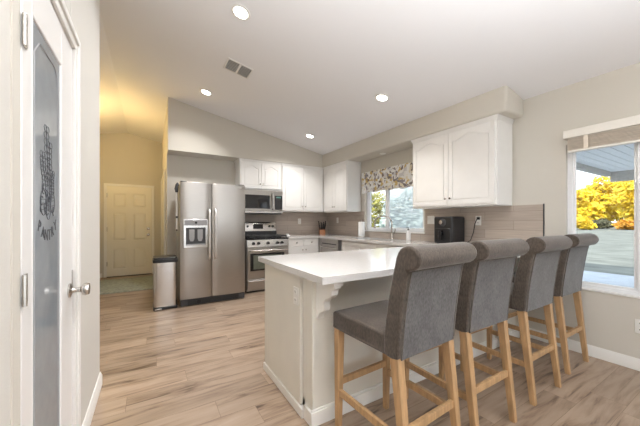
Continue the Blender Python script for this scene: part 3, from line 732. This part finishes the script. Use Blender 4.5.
for u, v in ((.13, .14), (.13, .36), (.38, .25), (.63, .14), (.63, .36)):
    b = B(); lathe(b, [(.045, .925), (.045, .932), (.03, .94), (0, .94)], (u, v, 0), 16); obj('burner', b, 'iron', rg)
# microwave
mw = thing('microwave', 'stainless over-the-range microwave with black door glass', 'microwave', (1.388, 4.93, 0))
bx('housing', 'stainless', mw, 0, RW - .005, .02, .385, 1.365, 1.785, bevel=.003)
md = bx('door', 'stainless', mw, 0, .60, -.012, .02, 1.40, 1.78, bevel=.004)
bx('door_window', 'black_glass', md, .035, .50, -.016, -.012, 1.445, 1.69, bevel=.003)
b = B(); tube(b, [(.548, -.012, 1.43), (.548, -.045, 1.45), (.548, -.05, 1.59), (.548, -.045, 1.73), (.548, -.012, 1.75)], .012, 10); obj('handle', b, 'stainless_bright', md)
cp = bx('control_panel', 'black_glass', mw, .603, RW - .010, -.012, .02, 1.43, 1.69, bevel=.003)
bx('display', 'display', cp, .63, .72, -.0135, -.012, 1.645, 1.675)
bx('panel_frame', 'stainless', mw, .603, RW - .005, -.008, .02, 1.69, 1.78, bevel=.003)
bx('lower_trim', 'stainless_bright', mw, 0, RW - .005, -.010, .02, 1.365, 1.40, bevel=.004)
bx('vent_grille', 'black_plastic', mw, .02, RW - .03, .0, .36, 1.345, 1.365)
# dishwasher
dsh = thing('dishwasher', 'stainless dishwasher with dark control strip under the sink-run worktop', 'dishwasher', (2.82, 4.36, 0), -PI / 2)
bx('tub', 'grey_plastic', dsh, -.30, .30, .03, .56, .10, ZC0 - .004)
dd = bx('door', 'stainless', dsh, -.298, .298, .0, .03, .115, .80, bevel=.004)
b = B(); tube(b, [(-.25, .0, .735), (-.245, -.04, .735), (.245, -.04, .735), (.25, .0, .735)], .011, 10); obj('handle', b, 'stainless_bright', dd)
bx('control_strip', 'stainless', dsh, -.298, .298, .0, .03, .803, .885, bevel=.003)
bx('recess', 'black_plastic', dsh, -.24, .24, -.002, .0, .79, .808)
bx('toe_kick', 'black_plastic', dsh, -.298, .298, .06, .5, 0, .10)

# ------------------------------------------------------------------ valance, blind
va = thing('valance', 'gathered floral valance in grey, white and ochre over the sink window', 'curtain', (3.36, 3.475, 1.73))
b = B(); n = 90; L = .595; rows = 8; grid = []
for sgn in (0, 1):
    g_ = []
    for j in range(rows + 1):
        row = []
        for k in range(n + 1):
            u = -L + 2 * L * k / n; v = .375 * j / rows
            wv = .007 * math.sin(u * 62 + 2 * math.sin(u * 9)) * (1 - .5 * v / .375) - (.006 if abs(v - .33) < .03 else 0)
            row.append(b.verts.new((wv + sgn * .004, u, v + (.008 * math.sin(u * 20) if j == 0 else 0))))
        g_.append(row)
    for j in range(rows):
        for k in range(n): b.faces.new((g_[j][k], g_[j][k + 1], g_[j + 1][k + 1], g_[j + 1][k]))
    grid.append(g_)
for k in range(n):
    for j in (0, rows): b.faces.new((grid[0][j][k], grid[0][j][k + 1], grid[1][j][k + 1], grid[1][j][k]))
for k in (0, n):
    for j in range(rows): b.faces.new((grid[0][j][k], grid[0][j + 1][k], grid[1][j + 1][k], grid[1][j][k]))
obj('cloth', b, 'floral_cotton', va, angle=80)
b = B(); tube(b, [(.014, -L + .01, .33), (.014, L - .01, .33)], .010, 10)
for s in (-1, 1): tube(b, [(.014, s * (L - .03), .33), (.062, s * (L - .03), .33)], .006, 8)
obj('rod', b, 'white_trim', va)

bl = thing('window_blind', 'raised cream faux-wood blind with white headrail on the dining window', 'blind', (XW, .44, 1.95))
b = B(); box(b, -.066, -.002, -.66, .662, .045, .122); obj('headrail', b, 'blind_white', bl, .004)
for k in range(11):
    z_ = .040 - .0105 * k
    b = B(); box(b, -.056, -.006, -.63, .632, z_ - .005, z_); obj('slat', b, 'blind_slat', bl)
b = B(); prism(b, [(-.63, -.098), (.632, -.088), (.632, -.070), (-.63, -.080)], -.056, -.006, 'yz'); obj('bottom_rail', b, 'blind_white', bl, .003)
for u in (-.40, .15, .50): bx('ladder_tape', 'blind_slat', bl, -.058, -.0565, u - .016, u + .016, -.075, .045)

# ------------------------------------------------------------------ ceiling lights and vent
sl = math.atan(.2)
def ceil_light(x, y, label, power):
    r = thing('recessed_light', label, 'ceiling light', (x, y, zc(x)), 0, 'recessed ceiling lights')
    r.rotation_euler = (0, sl, 0)
    b = B(); lathe(b, [(.085, -.0005), (.085, -.006), (.066, -.010), (.060, -.004), (.060, -.0005)]); obj('trim_ring', b, 'white_trim', r)
    b = B(); lathe(b, [(.060, -.004), (.040, -.007), (0, -.008)]); obj('lens', b, 'lamp_lens', r)
    l = add_light('lamp', 'AREA', (0, 0, -.02), (0, 0, 0), power, (1, .98, .96), shape='DISK', size=.12, spread=math.radians(125)); l.parent = r
    return r
ceil_light(.686, 2.49, 'recessed ceiling light nearest the camera, above the vent at top left', LAMP_W)
ceil_light(.686, 4.29, 'recessed ceiling light in front of the refrigerator soffit, beyond the vent', LAMP_W)
ceil_light(2.41, 4.34, 'recessed ceiling light farthest back, near the kitchen soffit corner', LAMP_W)
ceil_light(2.41, 2.54, 'recessed ceiling light over the peninsula, in front of the large wall cabinet', LAMP_W)
ceil_light(.686, .5, 'added out-of-view recessed light filling the hallway beside the pantry door', LAMP_W * .8)  # extra downlight outside the view, added to brighten the floor at left
b = B(); lathe(b, [(.05, -.0005), (.05, -.006), (.04, -.009), (0, -.009)]); o = obj('soffit_light', b, 'small_lens'); o.location = (3.28, 3.44, ZS); tag(o, 'small round white light under the soffit above the sink window', 'ceiling light')
ve = thing('ceiling_vent', 'white louvred air vent in the sloped ceiling', 'vent', (.893, 3.345, zc(.893))); ve.rotation_euler = (0, sl, 0)
b = B(); box(b, -.15, .15, -.125, .125, -.008, -.001); 
obj('frame', b, 'ceramic', ve, .003)
for s in (-1, 1):
    p = bx('duct_opening', 'black_plastic', ve, min(s * .012, s * .132), max(s * .012, s * .132), -.10, .10, -.0105, -.008)
    for k in range(7):
        v = -.085 + .0283 * k
        b = B(); prism(b, [(v - .002, -.010), (v + .002, -.010), (v + .004, -.0125), (v + .001, -.0125)], min(s * .012, s * .132), max(s * .012, s * .132), 'yz'); obj('louvre', b, 'white_trim', p)
# hall sconce that lights the entry
sc = thing('wall_sconce', 'warm wall sconce in the entry hall', 'lamp', (-.95, 5.9, 2.25))
bx('backplate', 'nickel', sc, 0, .012, -.05, .05, -.09, .09, bevel=.003)
b = B(); lathe(b, [(.03, -.10), (.055, -.06), (.07, .06), (.066, .06), (.05, -.055), (.0, -.09)], (.085, 0, 0)); obj('shade', b, 'amber_lens', sc)
b = B(); tube(b, [(.01, 0, -.09), (.06, 0, -.10), (.085, 0, -.10)], .006, 8); obj('arm', b, 'nickel', sc)
l = add_light('bulb', 'POINT', (.085, 0, .12), (0, 0, 0), WARM_W, (1, .72, .30), shadow_soft_size=.06); l.parent = sc
# rug
b = B(); prism(b, rrect(-.85, .18, 5.87, 7.22, .02), .0005, .012, 'xy'); tag(obj('entry_rug', b, 'rug'), 'pale grey-green rug in front of the entry door', 'rug')

# ------------------------------------------------------------------ bar stools
def make_stool():
    r = thing('bar_stool', '', 'bar stool', (0, 0, 0))
    hw = .225
    # seat with rounded edges, a little crowned
    b = B(); nx, ny = 8, 8; x0, x1, y0_, y1_ = -hw + .003, hw - .003, -.19, .245
    box(b, x0, x1, y0_, y1_, .605, .70)
    bmesh.ops.subdivide_edges(b, edges=b.edges[:], cuts=7, use_grid_fill=True)
    for v in b.verts:
        if v.co.z > .699:
            a = 1 - ((v.co.x) / hw) ** 2; c = 1 - ((v.co.y - .01) / .235) ** 2; v.co.z += .022 * max(0, a) ** .5 * max(0, c) ** .5
    obj('seat', b, 'stool_fabric', r, .016, 4)
    # back with rolled top: side profile swept across the width
    prof = [(-.150, .62), (-.152, .72), (-.175, .86), (-.200, .97), (-.222, 1.06)]
    cy, cz, rr = -.288, 1.062, .053
    for k in range(0, 13):
        a = math.radians(25 + (262 - 25) * k / 12); prof.append((cy + rr * math.cos(a) * 1.15, cz + rr * math.sin(a)))
    prof += [(-.284, 1.008), (-.272, .95), (-.255, .84), (-.240, .72), (-.232, .61), (-.20, .603), (-.165, .605)]
    b = B(); n = 10
    rings = []
    for i in range(n + 1):
        x = -hw + 2 * hw * i / n
        rings.append([b.verts.new((x, y, z)) for y, z in prof])
    m_ = len(prof)
    for i in range(n):
        for k in range(m_): b.faces.new((rings[i][k], rings[i][(k + 1) % m_], rings[i + 1][(k + 1) % m_], rings[i + 1][k]))
    b.faces.new(rings[0][::-1]); b.faces.new(rings[-1])
    bk = obj('backrest', b, 'stool_fabric', r, .012, 3, angle=50)
    # rear panel and piping
    def yrear(z):
        tb = [(.61, -.232), (.72, -.240), (.84, -.255), (.95, -.272), (1.008, -.284)]
        for (za, ya), (zb, yb_) in zip(tb, tb[1:]):
            if z <= zb: return ya + (yb_ - ya) * (z - za) / (zb - za)
        return tb[-1][1]
    b = B(); zs = [.606 + (1.006 - .606) * k / 10 for k in range(11)]; e = hw - .026
    A = [[b.verts.new((s * e, yrear(z) - d, z)) for s in (-1, 1)] for d in (.0045, -.004) for z in zs]
    for q in (0, 11):
        for k in range(10): b.faces.new((A[q + k][0], A[q + k][1], A[q + k + 1][1], A[q + k + 1][0]))
    for k in range(10):
        for s in (0, 1): b.faces.new((A[k][s], A[k + 1][s], A[11 + k + 1][s], A[11 + k][s]))
    for k in (0, 10): b.faces.new((A[k][0], A[k][1], A[11 + k][1], A[11 + k][0]))
    o = obj('rear_panel', b, 'stool_rear_fabric', bk); o['label'] = 'flat grey rear panel'
    b = B()
    for s in (-1, 1): tube(b, [(s * e, yrear(z) - .003, z) for z in zs], .0042, 6)
    tube(b, [(-e, yrear(1.006) - .004, 1.004), (e, yrear(1.006) - .004, 1.004)], .004, 6)
    obj('piping', b, 'stool_piping', bk)
    # legs
    for s in (-1, 1):
        b = B(); taper(b, (s * .196, .222, 0), (.030, .030), (s * .196, .214, .61), (.044, .044)); obj('leg', b, 'stool_leg_wood', r, .003)
        b = B(); taper(b, (s * .196, -.272, 0), (.032, .032), (s * .196, -.205, .61), (.046, .046)); obj('leg', b, 'stool_leg_wood', r, .003)
    def leg_y(front, z): return .222 - .008 * z / .61 if front else -.272 + .067 * z / .61
    for s in (-1, 1):
        b = B(); z = .245; box(b, s * .196 - .011, s * .196 + .011, leg_y(0, z), leg_y(1, z), z - .018, z + .018); obj('stretcher', b, 'stool_leg_wood', r, .002)
    b = B(); z = .30; box(b, -.196, .196, leg_y(1, z) - .011, leg_y(1, z) + .011, z - .018, z + .018); obj('stretcher', b, 'stool_leg_wood', r, .002)
    b = B(); z = .285; box(b, -.196, .196, leg_y(0, z) - .011, leg_y(0, z) + .011, z - .018, z + .018); obj('stretcher', b, 'stool_leg_wood', r, .002)
    return r
st0 = make_stool()
spots = [(1.135, 1.122, math.radians(3), 'grey upholstered bar stool nearest the camera, at the open end of the breakfast bar'),
         (1.700, 1.135, 0.0, 'grey upholstered bar stool second from the open bar end, right of the nearest stool'),
         (2.380, 1.145, 0.0, 'grey upholstered bar stool third along the bar, next to the one by the window'),
         (3.055, 1.178, 0.0, 'grey upholstered bar stool farthest right, against the dining window wall')]
for i, (x, y, a, lab) in enumerate(spots):
    o = st0 if i == 0 else copy_tree(st0)
    o.location = (x, y, 0); o.rotation_euler = (0, 0, a); o['label'] = lab; o['group'] = 'bar stools along the breakfast bar'

# ------------------------------------------------------------------ outdoors
b = B()
gx = [3.56, 9.95, 14, 22, 34, 50, 90]; gy = [-40 + 5 * k for k in range(26)]
def gz(x, y): return -.16 if x < 10 else -.16 + .012 * (x - 10) + .05 * noise.noise(Vector((x * .3, y * .3, 0)))
g_ = [[b.verts.new((x, y, gz(x, y))) for y in gy] for x in gx]; g2 = [[b.verts.new((x, y, -1)) for y in (gy[0], gy[-1])] for x in (gx[0], gx[-1])]
for i in range(len(gx) - 1):
    for j in range(len(gy) - 1): b.faces.new((g_[i][j], g_[i + 1][j], g_[i + 1][j + 1], g_[i][j + 1]))
struct(obj('ground', b, 'gravel'))
b = B(); box(b, 3.57, 9.9, -8, 4.6, -.30, -.10); struct(obj('patio_slab', b, 'concrete'))
pr = thing('patio_roof', 'pale blue-grey board patio roof with beam outside the dining window', 'patio roof', (3.56, -3, 2.35))
b = B(); y = -4.0
PY1 = 2.12 + 3
while y < PY1 - .01:
    ye = min(y + .145, PY1); box(b, .0, 5.6, y, ye - .012, .0, .03); y = ye
box(b, .0, 5.6, -4, PY1, .03, .06)
obj('ceiling_boards', b, 'patio_boards', pr)
bx('beam', 'patio_beam', pr, 5.55, 5.68, -4, PY1, -.22, .06); bx('beam', 'patio_beam', pr, 0, 5.55, PY1 - .02, PY1 + .08, -.10, .06)
bx('post', 'patio_beam', pr, 5.55, 5.68, -1.9, -1.77, -2.45, -.22)

def leaves(name, m, parent, blobs, n, size, rnd):
    b = B(); tot = sum(bl_[3] * bl_[4] for bl_ in blobs)
    for (cx, cy, cz, rx, rz_) in blobs:
        for _ in range(int(n * rx * rz_ / tot)):
            while True:
                p = Vector((rnd.uniform(-1, 1), rnd.uniform(-1, 1), rnd.uniform(-1, 1)))
                if .45 < p.length < 1: break
            c = Vector((cx + p.x * rx, cy + p.y * rx, cz + p.z * rz_)); s = size * rnd.uniform(.6, 1.3)
            u = Vector((rnd.gauss(0, 1), rnd.gauss(0, 1), rnd.gauss(0, 1))).normalized(); v = u.orthogonal().normalized()
            b.faces.new([b.verts.new(c + u * s * k0 + v * s * k1) for k0, k1 in ((-1, 0), (0, -.55), (1, 0), (0, .55))])
    me = bpy.data.meshes.new(name); b.to_mesh(me); b.free(); me.materials.append(MATS[m])
    o = bpy.data.objects.new(name, me); COL.objects.link(o); o.parent = parent; return o
def tree(name, label, cat, x, y, h, r_, m, seed, n=2600, size=.34, trunk=True, group=None):
    rnd = random.Random(seed); z0 = gz(x, y)
    t = thing(name, label, cat, (x, y, z0), 0, group)
    bl_ = []
    for k in range(9):
        a = rnd.uniform(0, 2 * PI); q = rnd.uniform(.15, .55) * r_; zz = h * rnd.uniform(.22, .80)
        bl_.append((q * math.cos(a), q * math.sin(a), zz, r_ * rnd.uniform(.38, .6), h * rnd.uniform(.16, .24)))
    bl_.append((0, 0, h * .8, r_ * .5, h * .2)); bl_.append((0, 0, h * .3, r_ * .75, h * .24))
    leaves('foliage', m, t, bl_, n, size, rnd)
    if trunk:
        b = B(); tube(b, [(0, 0, -.05), (.1 * rnd.uniform(-1, 1), .1, h * .35), (.2 * rnd.uniform(-1, 1), 0, h * .7)], [r_ * .10, r_ * .07, r_ * .03], 8); obj('trunk', b, 'bark', t)
    return t
def ray_xy(px, dist):
    th = math.atan(170 / 282); F = (math.sin(th), math.cos(th)); R = (F[1], -F[0]); u = (px - 320) / 282
    return (dist * (F[0] + u * R[0]), dist * (F[1] + u * R[1]))
GY = 'yellow autumn trees beyond the gravel'
tl = [(-1, 566, 50, 5.6, 3.2, 'olive_leaf', 'olive green tree left of the yellow trees, beyond the gravel'),
      (0, 585, 38, 5.4, 2.5, 'yellow_leaf', 'lower yellow autumn tree at the left edge of the dining window view'),
      (1, 602, 45, 8.0, 2.9, 'yellow_leaf', 'round yellow autumn tree in the middle of the dining window view'),
      (2, 621, 54, 10.2, 3.4, 'yellow_leaf', 'tall yellow autumn tree below the patio beam'),
      (3, 640, 38, 7.6, 2.9, 'yellow_leaf', 'yellow autumn tree at the right edge of the dining window view'),
      (4, 668, 43, 8.6, 3.2, 'yellow_leaf', 'yellow autumn tree farthest right, beyond the picture edge'),
      (5, 608, 63, 9.0, 4.4, 'olive_leaf', 'olive green tree standing behind the yellow trees')]
for s_, px, d, h, r_, m, lab in tl:
    x, y = ray_xy(px, d); tree('autumn_tree' if 'yellow' in m else 'olive_tree', lab, 'tree', x, y, h, r_, m, 40 + s_, group=None)
for s_, px, d, h, r_, m, lab in ((0, 584, 32, 1.5, 1.3, 'yellow_leaf', 'low golden bush at the left foot of the yellow trees'), (1, 601, 34, 1.1, 1.5, 'dark_leaf', 'low dark bush under the middle yellow tree'), (2, 627, 31, 1.1, 1.3, 'orange_leaf', 'low russet bush under the tall yellow tree')):
    x, y = ray_xy(px, d); tree('low_bush', lab, 'bush', x, y, h, r_, m, 80 + s_, 1400, .22, False)
for s_, px, d, h, r_, m, lab in ((0, 377, 17, 3.3, 1.2, 'olive_leaf', 'yellow-green shrub seen through the left pane of the sink window'), (1, 393, 11, 2.5, .9, 'pale_leaf', 'pale blue-green shrub in the middle of the sink window'), (2, 410, 14, 3.1, 1.15, 'pale_leaf', 'pale blue-green shrub right of centre in the sink window'), (3, 428, 8.6, 2.1, .75, 'pale_leaf', 'pale blue-green shrub at the right edge of the sink window')):
    x, y = ray_xy(px, d); tree('garden_shrub', lab, 'shrub', x, y, h, r_, m, 120 + s_, 2200, .10, False)
